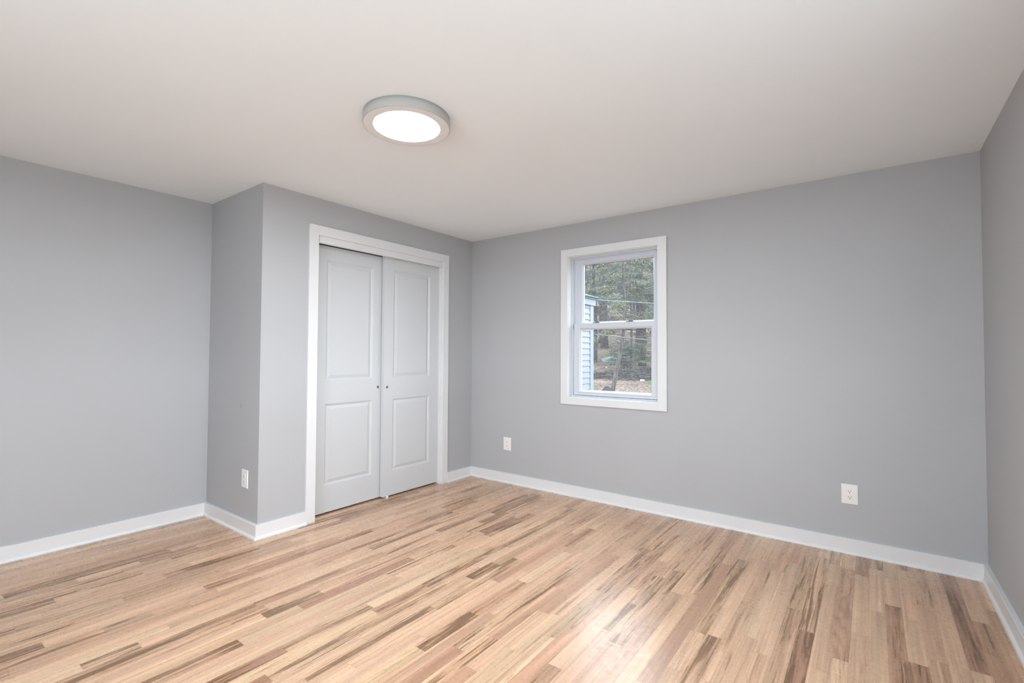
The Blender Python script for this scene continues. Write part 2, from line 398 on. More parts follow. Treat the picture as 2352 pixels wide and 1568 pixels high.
def lay_floor():
    bm = bmesh.new(); cr = bm.loops.layers.color.new('rnd'); ck = bm.loops.layers.color.new('kind')
    k0 = int(math.floor((-R - X0)/PW)) - 1; k1 = int(math.ceil((W - X0)/PW)) + 1
    gap = 0.00016
    def fill(y0, y1):
        """random planks between y0 (far) and y1 (near)"""
        out = []; y = y0; first = True
        while y - y1 > 1e-6:
            ln = random.choice((random.uniform(0.22, 0.6), random.uniform(0.35, 1.1), random.uniform(0.6, 1.5)))
            if first and y0 == 0.0: ln = random.uniform(0.08, 0.9); first = False
            e = y - ln
            if e - y1 < 0.12: e = y1
            tone = min(1, max(0, random.gauss(0.36, 0.16))); streak = random.random()**1.3
            if random.random() < 0.14: streak = random.uniform(0.75, 1.0)
            if random.random() < 0.04: tone = random.uniform(0.65, 0.9)
            out.append((y, e, tone, streak)); y = e
        return out
    for k in range(k0, k1):
        xa, xb = max(X0 + k*PW, -R), min(X0 + (k+1)*PW, W)
        if xb - xa < 0.004: continue
        planks = []; y = 0.0
        for (a, c, tone, streak) in SPECIAL.get(k, []):
            if y - a > 1e-6: planks += fill(y, a)
            planks.append((a, c, tone, streak)); y = c
        planks += fill(y, YB)
        for a, c, tone, streak in planks:
            vs = [bm.verts.new(p) for p in ((xa+gap, c+gap, 0), (xb-gap, c+gap, 0), (xb-gap, a-gap, 0), (xa+gap, a-gap, 0))]
            f = bm.faces.new(vs); r3 = [random.random() for _ in range(3)]
            for l in f.loops: l[cr] = (*r3, 1); l[ck] = (tone, streak, random.random(), 1)
    for f in bm.faces: f.material_index = 0
    nf = len(bm.faces)
    box(bm, -R, W, YB, 0.0, -0.12, -0.0008)
    bm.faces.ensure_lookup_table()
    for f in list(bm.faces)[nf:]: f.material_index = 1
    o = struct('floor', bm, M['floor'], 'natural oak strip floor with brown mineral streaks')
    o.data.materials.append(M['gap'])
lay_floor()

boxo = lambda n, m, d, l=None: tag(boxobj(n, m, d), l, None, None, 'structure')
boxo('ceiling', M['ceiling'], (-R-T, W+T, YB-T, T+0.04, H, H+0.12), 'plain white ceiling')
boxo('wall_left', M['wall'], (-R-T, -R, YB, T+0.04, -0.12, H), 'grey wall of the alcove at far left')
boxo('wall_alcove', M['wall_alcove'], (-R, 0, -D1, -D1+0.1, -0.0, H), 'grey end wall of the closet bump-out with an outlet')

def wall_with_hole(name, axis, span, a0, a1, thick, label):
    """wall in the x-z or y-z plane with one rectangular hole"""
    bm = bmesh.new(); (s0, s1), (h0, h1, z0, z1) = span
    parts = [(s0, h0, 0, H), (h1, s1, 0, H), (h0, h1, z1, H)]
    if z0 > 0: parts.append((h0, h1, 0, z0))
    for p0, p1, za, zb in parts:
        if axis == 'x': box(bm, p0, p1, a0, a1, za, zb)
        else: box(bm, a0, a1, p0, p1, za, zb)
    bmesh.ops.remove_doubles(bm, verts=bm.verts, dist=1e-5)
    return struct(name, bm, M['wall'], label)
wall_with_hole('wall_back', 'x', ((-R, W), (WX0, WX1, WZ0, WZ1)), 0.0, T+0.04, None, 'grey wall around the double-hung window')
wall_with_hole('wall_closet', 'y', ((-D1+0.1, 0.0), (DY0, DY1, 0.0, DZ)), -0.1, 0.0, None, 'grey wall around the white closet doors')
wall_with_hole('wall_right', 'y', ((YB, 0.0), (RWY0, RWY1, RWZ0, RWZ1)), W, W+T, None, 'pale grey wall at far right')

wall_with_hole('wall_front', 'x', ((-R-T, W+T), (FWX0, FWX1, RWZ0, RWZ1)), YB-T, YB, None, 'grey wall opposite the window')

# baseboards with a small shoe moulding
BT, SH, BH = 0.0215, 0.0125, 0.0952
prof = [(0.0, 0.0), (BT+SH, 0.0), (BT+SH, 0.005), (BT+SH-0.001, 0.010), (BT+SH-0.004, 0.015), (BT+SH-0.0085, 0.0185), (BT, 0.020), (BT, BH-0.002), (BT-0.002, BH), (0.0, BH)]
def baseboard(name, path, label):
    bm = bmesh.new(); extrude_path(bm, prof, path)
    return struct(name, bm, M['trim'], label)
CY0, CY1 = -1.838, -0.3625   # outer edges of the closet casing
# one continuous mitre at each corner: the pieces are cut on the bisectors
def baseboard_piece(name, a, b, ma, mb, label):
    """a->b along a wall (room on the left); ma / mb = signed mitre slope at each end (per unit of depth)"""
    bm = bmesh.new(); a = Vector(a); b = Vector(b); d = (b-a).normalized(); n = Vector((-d.y, d.x))
    A = [bm.verts.new((*(a + n*q + d*(q*ma)), z)) for q, z in prof]; B = [bm.verts.new((*(b + n*q + d*(q*mb)), z)) for q, z in prof]
    k = len(prof)
    for j in range(k): bm.faces.new((A[j], A[(j+1) % k], B[(j+1) % k], B[j]))
    bm.faces.new(A); bm.faces.new(B[::-1]); bmesh.ops.recalc_face_normals(bm, faces=bm.faces)
    return struct(name, bm, M['trim'], label)
baseboard_piece('baseboard_right', (W, YB), (W, 0), 0, -1, 'white baseboard under the right wall')
baseboard_piece('baseboard_back', (W, 0), (0, 0), 1, -1, 'long white baseboard under the window wall')
baseboard_piece('baseboard_corner', (0, 0), (0, CY1), 1, 0, 'short white baseboard between the corner and the closet casing')
baseboard_piece('baseboard_closet', (0, CY0), (0, -D1), 0, 1, 'short white baseboard left of the closet casing')
baseboard_piece('baseboard_alcove', (0, -D1), (-R, -D1), -1, -1, 'white baseboard along the alcove end wall')
baseboard_piece('baseboard_left', (-R, -D1), (-R, YB), 1, 0, 'white baseboard along the left wall')

# ------------------------------------------------------------------ closet
def casing_yz(bm, y0, y1, z1, w, x0, x1):
    """door casing: two legs and a head, flat boards with eased edges"""
    box(bm, x0, x1, y0, y0+w, 0, z1, 0.0012); box(bm, x0, x1, y1-w, y1, 0, z1, 0.0012)
    box(bm, x0, x1-0.0002, y0+w, y1-w, z1-w, z1, 0.0008)
bm = bmesh.new(); casing_yz(bm, CY0, CY1, 2.229, 0.0735, 0.0, 0.017)
struct('trim_1', bm, M['trim'], 'flat white casing around the closet opening')
bm = bmesh.new()   # jambs and head jamb lining the opening
box(bm, -0.1, 0.0, DY0, DY0+0.014, 0, DZ-0.001); box(bm, -0.1, 0.0, DY1-0.014, DY1, 0, DZ-0.001); box(bm, -0.1, -0.031, DY0+0.014, DY1-0.014, DZ-0.015, DZ-0.001)
struct('trim_2', bm, M['trim'], 'white jamb lining the closet opening')
boxo('trim_3', M['trim'], (-0.030, 0.0045, DY0+0.0145, DY1-0.0145, 2.1025, 2.1553), 'white fascia board hiding the sliding door track')

def door_slab(bm, y0, y1, z0, z1, xf, t, pans):
    """moulded two-panel door facing +x; xf = front face"""
    ys = [y0, pans[0][0], pans[0][1], y1]
    zs = [z0, pans[1][2], pans[1][3], pans[0][2], pans[0][3], z1]
    def quad(a, b, c, d): bm.faces.new([bm.verts.new(p) for p in (a, b, c, d)])
    for i in range(3):
        for j in range(5):
            if i == 1 and j in (1, 3): continue
            quad((xf, ys[i], zs[j]), (xf, ys[i+1], zs[j]), (xf, ys[i+1], zs[j+1]), (xf, ys[i], zs[j+1]))
    # panel moulding: steps of (inset, depth)
    steps = [(0, 0), (0.0035, -0.0035), (0.008, -0.0045), (0.015, -0.0105), (0.018, -0.0105), (0.043, -0.0030), (0.0445, -0.0030)]
    for (a, c, e, f) in pans:
        prev = None
        for ins, dep in steps:
            ring = [bm.verts.new((xf+dep, y, z)) for y, z in ((a+ins, e+ins), (c-ins, e+ins), (c-ins, f-ins), (a+ins, f-ins))]
            if prev:
                for k in range(4): bm.faces.new((prev[k], prev[(k+1) % 4], ring[(k+1) % 4], ring[k]))
            prev = ring
        bm.faces.new(prev)
    b = xf - t
    quad((b, y0, z0), (b, y0, z1), (b, y1, z1), (b, y1, z0))
    quad((xf, y0, z0), (xf, y0, z1), (b, y0, z1), (b, y0, z0)); quad((xf, y1, z0), (b, y1, z0), (b, y1, z1), (xf, y1, z1))
    quad((xf, y0, z0), (b, y0, z0), (b, y1, z0), (xf, y1, z0)); quad((xf, y0, z1), (xf, y1, z1), (b, y1, z1), (b, y0, z1))
    bmesh.ops.remove_doubles(bm, verts=bm.verts, dist=1e-5); bmesh.ops.recalc_face_normals(bm, faces=bm.faces)

def finger_pull(parent, x, y, z):
    bm = bmesh.new()
    rings = lathe(bm, [(0.0115, 0.0), (0.0115, 0.0014), (0.0098, 0.0018), (0.0088, 0.0012), (0.0082, -0.0009), (0.0072, -0.0016)], 28)
    bm.faces.new(rings[-1]); bm.faces.new(rings[0][::-1])
    bmesh.ops.recalc_face_normals(bm, faces=bm.faces)
    bmesh.ops.rotate(bm, verts=bm.verts, cent=(0, 0, 0), matrix=Matrix.Rotation(math.radians(90), 3, 'Y'))
    o = link('finger_pull', bm, M['nickel'], parent, True, (x + 0.0004, y, z)); o['label'] = 'small round dark metal finger pull'
    bm = bmesh.new(); r = lathe(bm, [(0.0068, 0.0), (0.0068, 0.0004)], 20); bm.faces.new(r[-1]); bm.faces.new(r[0][::-1])
    bmesh.ops.rotate(bm, verts=bm.verts, cent=(0, 0, 0), matrix=Matrix.Rotation(math.radians(90), 3, 'Y'))
    c = link('pull_cup', bm, M['dark'], o, False, (-0.0018, 0.001, 0.0018))
    return o

bm = bmesh.new(); door_slab(bm, -1.7525, -1.092, 0.0125, 2.1085, -0.085, 0.035, [(-1.632, -1.188, 1.0425, 1.9993), (-1.632, -1.188, 0.2225, 0.8600)])
d1 = struct('door_1', bm, M['door'], 'rear white two-panel sliding closet door on the left')
finger_pull(d1, -0.085, -1.1275, 0.9678)
bm = bmesh.new(); door_slab(bm, -1.1005, -0.4455, 0.0165, 2.1260, -0.0400, 0.0350, [(-1.0010, -0.5620, 1.0445, 2.0050), (-1.0010, -0.5620, 0.2260, 0.8605)])
d2 = struct('door_2', bm, M['door'], 'front white two-panel sliding closet door on the right')
finger_pull(d2, -0.040, -1.0643, 0.9660)

# closet interior (dark, only glimpsed through the gaps) is closed by the walls; floor guide
g = empty('floor_guide', (-0.052, -1.052, 0), None, 'tiny white plastic guide under the front closet door', 'floor guide')
bm = bmesh.new(); box(bm, -0.055, 0.0125, -0.013, 0.013, 0.0002, 0.0055, 0.001); link('base_plate', bm, M['plastic'], g)
bm = bmesh.new(); box(bm, 0.0127, 0.0172, -0.0115, 0.0115, 0.0002, 0.021, 0.001); link('guide_fin', bm, M['plastic'], g)

# ------------------------------------------------------------------ window
win = empty('window_1', (1.58, 0, 0.873), 'structure', 'white double-hung window with flat casing')
def wpart(name, bm, mat, parent=win, smooth=False):
    o = link(name, bm, mat, parent, smooth)
    base = Vector((0, 0, 0)); p = parent
    while p is not None: base += p.location; p = p.parent
    o.data.transform(Matrix.Translation(-base)); return o
bm = bmesh.new()
for (a, b_, c, d) in ((1.0950, 1.1665, 0.8130, 2.2080), (1.9915, 2.0650, 0.8130, 2.2080)): box(bm, a, b_, -0.020, 0.0, c, d, 0.0012)
for (c, d) in ((0.8130, 0.8735), (2.1425, 2.2080)): box(bm, 1.1665, 1.9915, -0.0198, 0.0, c, d, 0.0008)
wpart('casing', bm, M['trim'])
bm = bmesh.new()
frame_boards(bm, 1.1605, 1.9975, 0.8675, 2.1485, 1.1715, 1.9865, 0.8785, 2.1375, -0.004, 0.028)
wpart('jamb_liner', bm, M['trim'])
bm = bmesh.new()
frame_boards(bm, 1.1610, 1.9970, 0.8680, 2.1480, 1.1770, 1.9810, 0.8840, 2.1320, 0.0285, 0.040)
frame_boards(bm, 1.1610, 1.9970, 0.8680, 2.1480, 1.1880, 1.9880, 0.8930, 2.1230, 0.040, 0.130)
frame_boards(bm, 1.1610, 1.9970, 0.8680, 2.1480, 1.1960, 1.9800, 0.9100, 2.1160, 0.0765, 0.0815)
wpart('vinyl_frame', bm, M['vinyl'])
def sash(name, x0, x1, z0, z1, ix0, ix1, iz0, iz1, y0, y1, bead):
    bm = bmesh.new()
    frame_boards(bm, x0, x1, z0, z1, ix0, ix1, iz0, iz1, y0, y1)
    # sloping glazing bead
    yg = y0 + 0.017
    a = [(ix0, iz0), (ix1, iz0), (ix1, iz1), (ix0, iz1)]; b_ = [(ix0+bead, iz0+bead), (ix1-bead, iz0+bead), (ix1-bead, iz1-bead), (ix0+bead, iz1-bead)]
    va = [bm.verts.new((x, y0+0.003, z)) for x, z in a]; vb = [bm.verts.new((x, yg, z)) for x, z in b_]; vc = [bm.verts.new((x, yg+0.012, z)) for x, z in b_]
    for k in range(4):
        l = (k+1) % 4; bm.faces.new((va[k], va[l], vb[l], vb[k])); bm.faces.new((vb[k], vb[l], vc[l], vc[k]))
    o = wpart(name, bm, M['vinyl'])
    bm = bmesh.new(); box(bm, ix0+0.002, ix1-0.002, yg+0.001, yg+0.0015, iz0+0.002, iz1-0.002)
    # single thin sheet
    bm.free(); bm = bmesh.new()
    bm.faces.new([bm.verts.new(p) for p in ((ix0+bead*.6, yg+0.004, iz0+bead*.6), (ix1-bead*.6, yg+0.004, iz0+bead*.6), (ix1-bead*.6, yg+0.004, iz1-bead*.6), (ix0+bead*.6, yg+0.004, iz1-bead*.6))])
    wpart('pane', bm, M['glass'], o)
    return o
up_s = sash('upper_sash', 1.1975, 1.9785, 1.4980, 2.1150, 1.2590, 1.9300, 1.5400, 2.0850, 0.0820, 0.1120, 0.012)
lo_s = sash('lower_sash', 1.2010, 1.9740, 0.8960, 1.5370, 1.2520, 1.9235, 0.9300, 1.4935, 0.0450, 0.0760, 0.013)
bm = bmesh.new(); box(bm, 1.2400, 1.9250, 0.0330, 0.0450, 0.9215, 0.9285, 0.0015); wpart('lift_rail', bm, M['vinyl'], lo_s)
bm = bmesh.new(); box(bm, 1.2010, 1.9740, 0.0415, 0.0450, 0.8965, 0.9215, 0.001); wpart('bottom_rail', bm, M['vinyl'], lo_s)
for cx in (1.412, 1.725):    # sash locks on the meeting rail
    bm = bmesh.new(); box(bm, cx-0.032, cx+0.032, 0.050, 0.072, 1.537, 1.545, 0.002); box(bm, cx-0.008, cx+0.034, 0.047, 0.060, 1.545, 1.553, 0.003)
    o = wpart('sash_lock', bm, M['lock'], lo_s); o['label'] = 'small blue-grey sash lock'
for cx in (1.335, 1.840):    # vent tabs on the upper sash
    bm = bmesh.new(); box(bm, cx-0.042, cx+0.042, 0.0760, 0.0820, 2.0975, 2.1060, 0.001); wpart('vent_tab', bm, M['vinyl'], up_s)

# two added, unseen windows for the fill lights: side wall and rear wall
def added_window(name, axis, a0, a1, w, out, label):
    root = empty(name, (w, (a0+a1)/2, RWZ0) if axis == 'y' else ((a0+a1)/2, w, RWZ0), 'structure', label)
    def bx(bm, p0, p1, d0, d1, z0, z1):      # p along the wall, d outward from the wall face
        q = sorted((w + out*d0, w + out*d1))
        if axis == 'y': box(bm, q[0], q[1], p0, p1, z0, z1, 0.001)
        else: box(bm, p0, p1, q[0], q[1], z0, z1, 0.001)
    def put(n, bm, mat):
        o = link(n, bm, mat, root); o.data.transform(Matrix.Translation(-root.location))
    bm = bmesh.new()
    for p in ((a0-0.07, a0), (a1, a1+0.07)): bx(bm, *p, -0.02, 0, RWZ0-0.07, RWZ1+0.07)
    for z in ((RWZ0-0.07, RWZ0), (RWZ1, RWZ1+0.07)): bx(bm, a0, a1, -0.0198, 0, *z)
    put('casing', bm, M['trim'])
    bm = bmesh.new(); m_ = (a0+a1)/2; zm = (RWZ0+RWZ1)/2
    for p in ((a0, a0+0.05), (m_-0.04, m_+0.04), (a1-0.05, a1)): bx(bm, *p, 0.03, 0.10, RWZ0, RWZ1)
    for z in ((RWZ0, RWZ0+0.05), (zm-0.02, zm+0.02), (RWZ1-0.05, RWZ1)):
        bx(bm, a0+0.05, m_-0.04, 0.035, 0.095, *z); bx(bm, m_+0.04, a1-0.05, 0.035, 0.095, *z)
    put('vinyl_frame', bm, M['vinyl'])
added_window('added_window_side', 'y', RWY0, RWY1, W, 1, 'added, unseen white twin window in the right wall')
added_window('added_window_rear', 'x', FWX0, FWX1, YB, -1, 'added, unseen white twin window in the wall opposite the double-hung window')

# ------------------------------------------------------------------ ceiling light
LX, LY = 1.5115, -2.2045
lamp = empty('ceiling_light', (LX, LY, H), None, 'round white flush ceiling light glowing in the middle of the ceiling', 'ceiling light')
bm = bmesh.new()
r = lathe(bm, [(0.2120, -0.0002), (0.2125, -0.030), (0.2135, -0.0470), (0.2125, -0.0492), (0.2095, -0.0500)], 96)
bm.faces.new(r[0]); bmesh.ops.recalc_face_normals(bm, faces=bm.faces)
link('drum_housing', bm, M['lamp_white'], lamp, True)
bm = bmesh.new()
r = lathe(bm, [(0.2095, -0.0500), (0.2000, -0.0502), (0.1700, -0.0498), (0.1630, -0.0494)], 96); bmesh.ops.recalc_face_normals(bm, faces=bm.faces)
link('rim_ring', bm, M['lamp_rim'], lamp, True)
bm = bmesh.new(); r = lathe(bm, [(0.1630, -0.0494), (0.1620, -0.0495)], 96); bm.faces.new(r[-1]); 
for f in bm.faces: f.normal_update()
bmesh.ops.recalc_face_normals(bm, faces=bm.faces)
link('diffuser', bm, M['diffuser'], lamp)

# ------------------------------------------------------------------ outlets
def outlet(name, loc, rz, label):
    """duplex outlet; local frame: plate in the x-z plane, room side is -y"""
    root = empty(name, loc, None, label, 'outlet', 'white wall outlets'); root.rotation_euler.z = rz
    w, h, t = 0.0895, 0.1265, 0.0062
    bm = bmesh.new()
    prof_ = [(0.0, 0.0), (0.0, -0.0022), (0.0045, -t), ]
    rings = []
    for ins, y in prof_:
        rings.append([bm.verts.new((sx*(w/2-ins), y, sz*(h/2-ins))) for sx, sz in ((-1, -1), (1, -1), (1, 1), (-1, 1))])
    for a, b_ in zip(rings[:-1], rings[1:]):
        for k in range(4): bm.faces.new((a[k], a[(k+1) % 4], b_[(k+1) % 4], b_[k]))
    bm.faces.new(rings[-1]); bm.faces.new(rings[0][::-1]); bmesh.ops.recalc_face_normals(bm, faces=bm.faces)
    link('faceplate', bm, M['plastic'], root)
    for s in (1, -1):
        zc = 0.0195*s; bm = bmesh.new(); pts = []
        for k in range(32):   # rounded receptacle with flat top and bottom
            a = 2*math.pi*k/32; pts.append((0.0172*math.cos(a), max(-0.0142, min(0.0142, 0.0172*math.sin(a)))))
        A = [bm.verts.new((x, -t+0.0002, z)) for x, z in pts]; B = [bm.verts.new((x, -t-0.0016, z)) for x, z in pts]; C = [bm.verts.new((x*.95, -t-0.0021, z*.95)) for x, z in pts]
        for P_, Q in ((A, B), (B, C)):
            for k in range(32): bm.faces.new((P_[k], P_[(k+1) % 32], Q[(k+1) % 32], Q[k]))
        bm.faces.new(C); bmesh.ops.recalc_face_normals(bm, faces=bm.faces)
        rec = link('receptacle', bm, M['plastic'], root, False, (0, 0, zc))
        for (sx, hh) in ((-0.0063, 0.0042), (0.0063, 0.0034)):
            bm = bmesh.new(); box(bm, sx-0.0012, sx+0.0012, -t-0.0023, -t-0.0010, 0.0035-hh, 0.0035+hh); link('slot', bm, M['dark'], rec)
        bm = bmesh.new(); q = [(0.0026*math.cos(math.pi*k/8), 0.0026*math.sin(math.pi*k/8)) for k in range(16)]
        A = [bm.verts.new((x, -t-0.0023, -0.0068+z)) for x, z in q]; B = [bm.verts.new((x, -t-0.0010, -0.0068+z)) for x, z in q]
        for k in range(16): bm.faces.new((A[k], A[(k+1) % 16], B[(k+1) % 16], B[k]))
        bm.faces.new(A[::-1]); bm.faces.new(B); bmesh.ops.recalc_face_normals(bm, faces=bm.faces)
        link('ground_hole', bm, M['dark'], rec)
    bm = bmesh.new(); rr = lathe(bm, [(0.0032, 0.0), (0.0032, 0.0008), (0.0022, 0.0014)], 16); bm.faces.new(rr[-1]); bm.faces.new(rr[0][::-1])
    bmesh.ops.rotate(bm, verts=bm.verts, cent=(0, 0, 0), matrix=Matrix.Rotation(math.radians(90), 3, 'X')); bmesh.ops.recalc_face_normals(bm, faces=bm.faces)
    link('screw', bm, M['plastic'], root, True, (0, -t, 0))
    return root
outlet('wall_outlet', (3.2382, -0.0003, 0.3722), 0, 'white outlet low on the window wall near the right corner')
outlet('wall_outlet', (0.4764, -0.0003, 0.3760), 0, 'white outlet low on the window wall between the closet corner and window')
outlet('wall_outlet', (-0.1861, -D1-0.0003, 0.3740), 0, 'white outlet on the shaded end wall of the closet bump-out')

# ------------------------------------------------------------------ outdoors, seen through the window
EX, EY = -0.407, 0.914      # direction of the view through the window
CX, CY = 3.3581, -3.7927
def ts(x, y): return (x-CX)*EX + (y-CY)*EY, (x-CX)*EY - (y-CY)*EX
def xy(t, s): return CX + t*EX + s*EY, CY + t*EY - s*EX
PROF = [(-60, -1.2), (8, -1.15), (15, -1.0), (20, -0.80), (24, -0.60), (28, -0.26), (31, 0.0), (34, 0.30), (38, 0.95), (43, 1.9), (60, 4.6), (85, 12.0), (112, 24.0), (135, 34.0), (150, 36.0), (200, 34.0)]
def ground_z(x, y):
    t, s = ts(x, y)
    for (a, za), (b, zb) in zip(PROF[:-1], PROF[1:]):
        if a <= t <= b:
            k = (t-a)/(b-a); z = za + (zb-za)*k; break
    else: z = -1.2 if t < 0 else 34.0
    amp = 0.02 + 0.10*max(0, min(1, (t-32)/30))*2
    z += amp*(noise.noise(Vector((x*0.35, y*0.35, 3.1)))*1.2 + noise.noise(Vector((x*0.09, y*0.09, 7.7)))*2.0)
    z += 0.012*(s)*max(0, min(1, (26-t)/10))*-1.0 if t > 16 else 0.0
    return z
bm = bmesh.new(); tv = [-40, -24, -14, -8, -2, 2, 6, 10, 14, 16, 18] + [20 + 0.5*i for i in range(60)] + [50 + 2*i for i in range(50)] + [155, 175, 200]
sv = [-60, -45, -32, -24, -18] + [-14 + 1.0*i for i in range(25)] + [12, 16, 22, 30, 42, 60]
grid = []
for t in tv:
    row = []
    for s in sv:
        x, y = xy(t, s); row.append((x, y))
    grid.append(row)
vg = [[bm.verts.new((x, y, min(ground_z(x, y), -0.55) if (y < 1.5) else ground_z(x, y))) for x, y in row] for row in grid]
for i in range(len(tv)-1):
    for j in range(len(sv)-1): bm.faces.new((vg[i][j], vg[i][j+1], vg[i+1][j+1], vg[i+1][j]))
bmesh.ops.recalc_face_normals(bm, faces=bm.faces)
struct('yard_ground', bm, M['litter'], 'brown leaf-covered yard rising to a wooded hillside outside the window', True)

# neighbouring house wing: corner with clapboards, corner board, frieze and hipped roof
hx, hy0, hy1 = -1.002, 1.2, 4.690
house = empty('house_wing', (hx-1.5, 3.0, -1.2), None, 'white clapboard house corner with teal roof seen through the window', 'house')
def hpart(name, bm, mat, smooth=False):
    o = link(name, bm, mat, house, smooth); o.data.transform(Matrix.Translation(-house.location)); return o
bm = bmesh.new(); lap = 0.1113; z = -1.3
while z < 2.20:
    z1 = min(z+lap, 2.21)
    vs = [(hx-0.002, hy0, z1), (hx-0.002, hy1-0.125, z1), (hx+0.013, hy1-0.125, z), (hx+0.013, hy0, z)]
    bm.faces.new([bm.verts.new(p) for p in vs])
    bm.faces.new([bm.verts.new(p) for p in ((hx+0.013, hy0, z), (hx+0.013, hy1-0.125, z), (hx-0.004, hy1-0.125, z+0.0005), (hx-0.004, hy0, z+0.0005))])
    z += lap
box(bm, hx-3.0, hx-0.004, hy0, hy1-0.01, -1.3, 2.21)
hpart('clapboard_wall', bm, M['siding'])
bm = bmesh.new(); box(bm, hx-0.004, hx+0.020, hy1-0.130, hy1, -1.3, 2.215, 0.003); box(bm, hx-0.12, hx-0.004, hy1-0.01, hy1+0.012, -1.3, 2.215, 0.003)
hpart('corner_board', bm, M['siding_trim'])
bm = bmesh.new(); box(bm, hx-3.05, hx+0.045, hy0, hy1+0.045, 2.205, 2.325, 0.004); box(bm, hx-3.06, hx+0.075, hy0, hy1+0.075, 2.325, 2.352, 0.004)
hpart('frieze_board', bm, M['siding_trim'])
bm = bmesh.new(); e = 0.12; zr = 2.352; ry = 0.42   # low hip roof
A = [(hx+e, hy0, zr), (hx+e, hy1+e, zr), (hx-3.0-e, hy1+e, zr), (hx-3.0-e, hy0, zr)]
top = [(hx-1.5, hy1+e-1.6, zr+0.55), (hx-1.5, hy0, zr+0.55)]
va = [bm.verts.new(p) for p in A]; vb = [bm.verts.new(p) for p in top]; vl = [bm.verts.new((p[0], p[1], zr+0.012)) for p in A]
for k in range(4): bm.faces.new((va[k], va[(k+1) % 4], vl[(k+1) % 4], vl[k]))
bm.faces.new(va[::-1]); bm.faces.new((vl[0], vl[1], vb[0], vb[1])); bm.faces.new((vl[1], vl[2], vb[0])); bm.faces.new((vl[2], vl[3], vb[1], vb[0])); bm.faces.new((vl[3], vl[0], vb[1]))
bmesh.ops.recalc_face_normals(bm, faces=bm.faces)
hpart('hip_roof', bm, M['shingle'])

# trees
def conifer(name, label, cat, x, y, h, r0, lean=(0, 0), z_low=2.0, spread=2.4, nb=70, mat='needle_olive', bk='bark', seed=1, group='trees behind the window', dens=1.0, droop=0.25, dead_low=0, sprig=0.26, straight_above=None):
    rnd = random.Random(seed); zb = ground_z(x, y) - 0.25
    root = empty(name, (x, y, zb), None, label, cat, group)
    def tp(k):
        q = min(k*h, straight_above) if straight_above else k*h
        return Vector((lean[0]*q + 0.06*math.sin(k*7), lean[1]*q + 0.06*math.sin(k*5), k*h))
    bm = bmesh.new(); n = 12
    tube(bm, [tp(i/n) for i in range(n+1)], [r0*(1.15 if i == 0 else 1)*(1-0.9*i/n)+0.01 for i in range(n+1)], 10)
    link('trunk', bm, M[bk], root, True)
    bb = bmesh.new(); fb = bmesh.new()
    def quad_sprig(p, d, wv):
        a = p; b_ = p + d; nn = d.cross(wv)
        L = [a - wv*0.25, b_ - wv*0.5 + d*0.0, b_ + d*0.25, b_ + wv*0.5, a + wv*0.25]
        fb.faces.new([fb.verts.new(q) for q in L])
    for i in range(nb + dead_low):
        dead = i >= nb
        k = rnd.uniform(0.10, z_low/h) if dead else (z_low + (h-z_low)*(rnd.random()**1.15))/h
        p = tp(k); az = rnd.uniform(0, 2*math.pi)
        prog = max(0, min(1, (k*h - z_low)/(h - z_low)))
        ln = (spread*(1-prog)**0.8 + 0.25)*rnd.uniform(0.6, 1.1)
        if dead: ln = rnd.uniform(0.5, spread*0.9)
        d = Vector((math.cos(az), math.sin(az), rnd.uniform(-0.05, 0.35)))
        pts = []; q = p.copy(); dd = d.normalized(); m_ = 6
        for j in range(m_+1):
            pts.append(q.copy()); q = q + dd*(ln/m_); dd = (dd + Vector((rnd.uniform(-.12, .12), rnd.uniform(-.12, .12), -droop*0.35 + rnd.uniform(-.05, .05)))).normalized()
        tube(bb, pts, [max(0.005, 0.021*(1-j/m_)*min(1, ln/1.5)) for j in range(m_+1)], 4, False)
        for _ in range(3 if dead else 2):   # bare side twigs
            j = rnd.randint(2, m_-1); s = pts[j]; sd = (pts[j+1]-pts[j]).normalized(); side = sd.cross(Vector((0, 0, 1))).normalized()*rnd.choice((-1, 1))
            e_ = s + (sd*0.6 + side*0.8 + Vector((0, 0, rnd.uniform(-.5, .2))))*ln*0.3
            tube(bb, [s, (s+e_)/2 + Vector((0, 0, 0.03)), e_], [0.010, 0.008, 0.005], 3, False)
        if dead: continue
        cnt = int(ln*85*dens)
        for _ in range(cnt):
            u = rnd.uniform(0.22, 1.0)*m_; j = min(m_-1, int(u)); s = pts[j].lerp(pts[j+1], u-j); sd = (pts[j+1]-pts[j]).normalized()
            if noise.noise(s*0.9 + Vector((seed, 0, 0))) < -0.16: continue
            side = sd.cross(Vector((0, 0, 1))).normalized()*rnd.choice((-1, 1))
            dv = (sd*rnd.uniform(0.3, 1.0) + side*rnd.uniform(0.2, 1.0) + Vector((0, 0, rnd.uniform(-0.75, 0.1)))).normalized()*sprig*rnd.uniform(0.45, 1.0)
            wv = dv.cross(Vector((rnd.uniform(-1, 1), rnd.uniform(-1, 1), 1))).normalized()*sprig*rnd.uniform(0.09, 0.2)
            quad_sprig(s + side*rnd.uniform(0, 0.16)*ln*0.6 + Vector((0, 0, rnd.uniform(-0.06, 0.02)*ln)), dv, wv)
    link('tree_branches', bb, M['twig' if dead_low else 'bark_dark'], root)  # branches and side twigs only; the needles are a mesh of their own
    if len(fb.verts): link('foliage', fb, M[mat], root)
    else: fb.free()
    return root

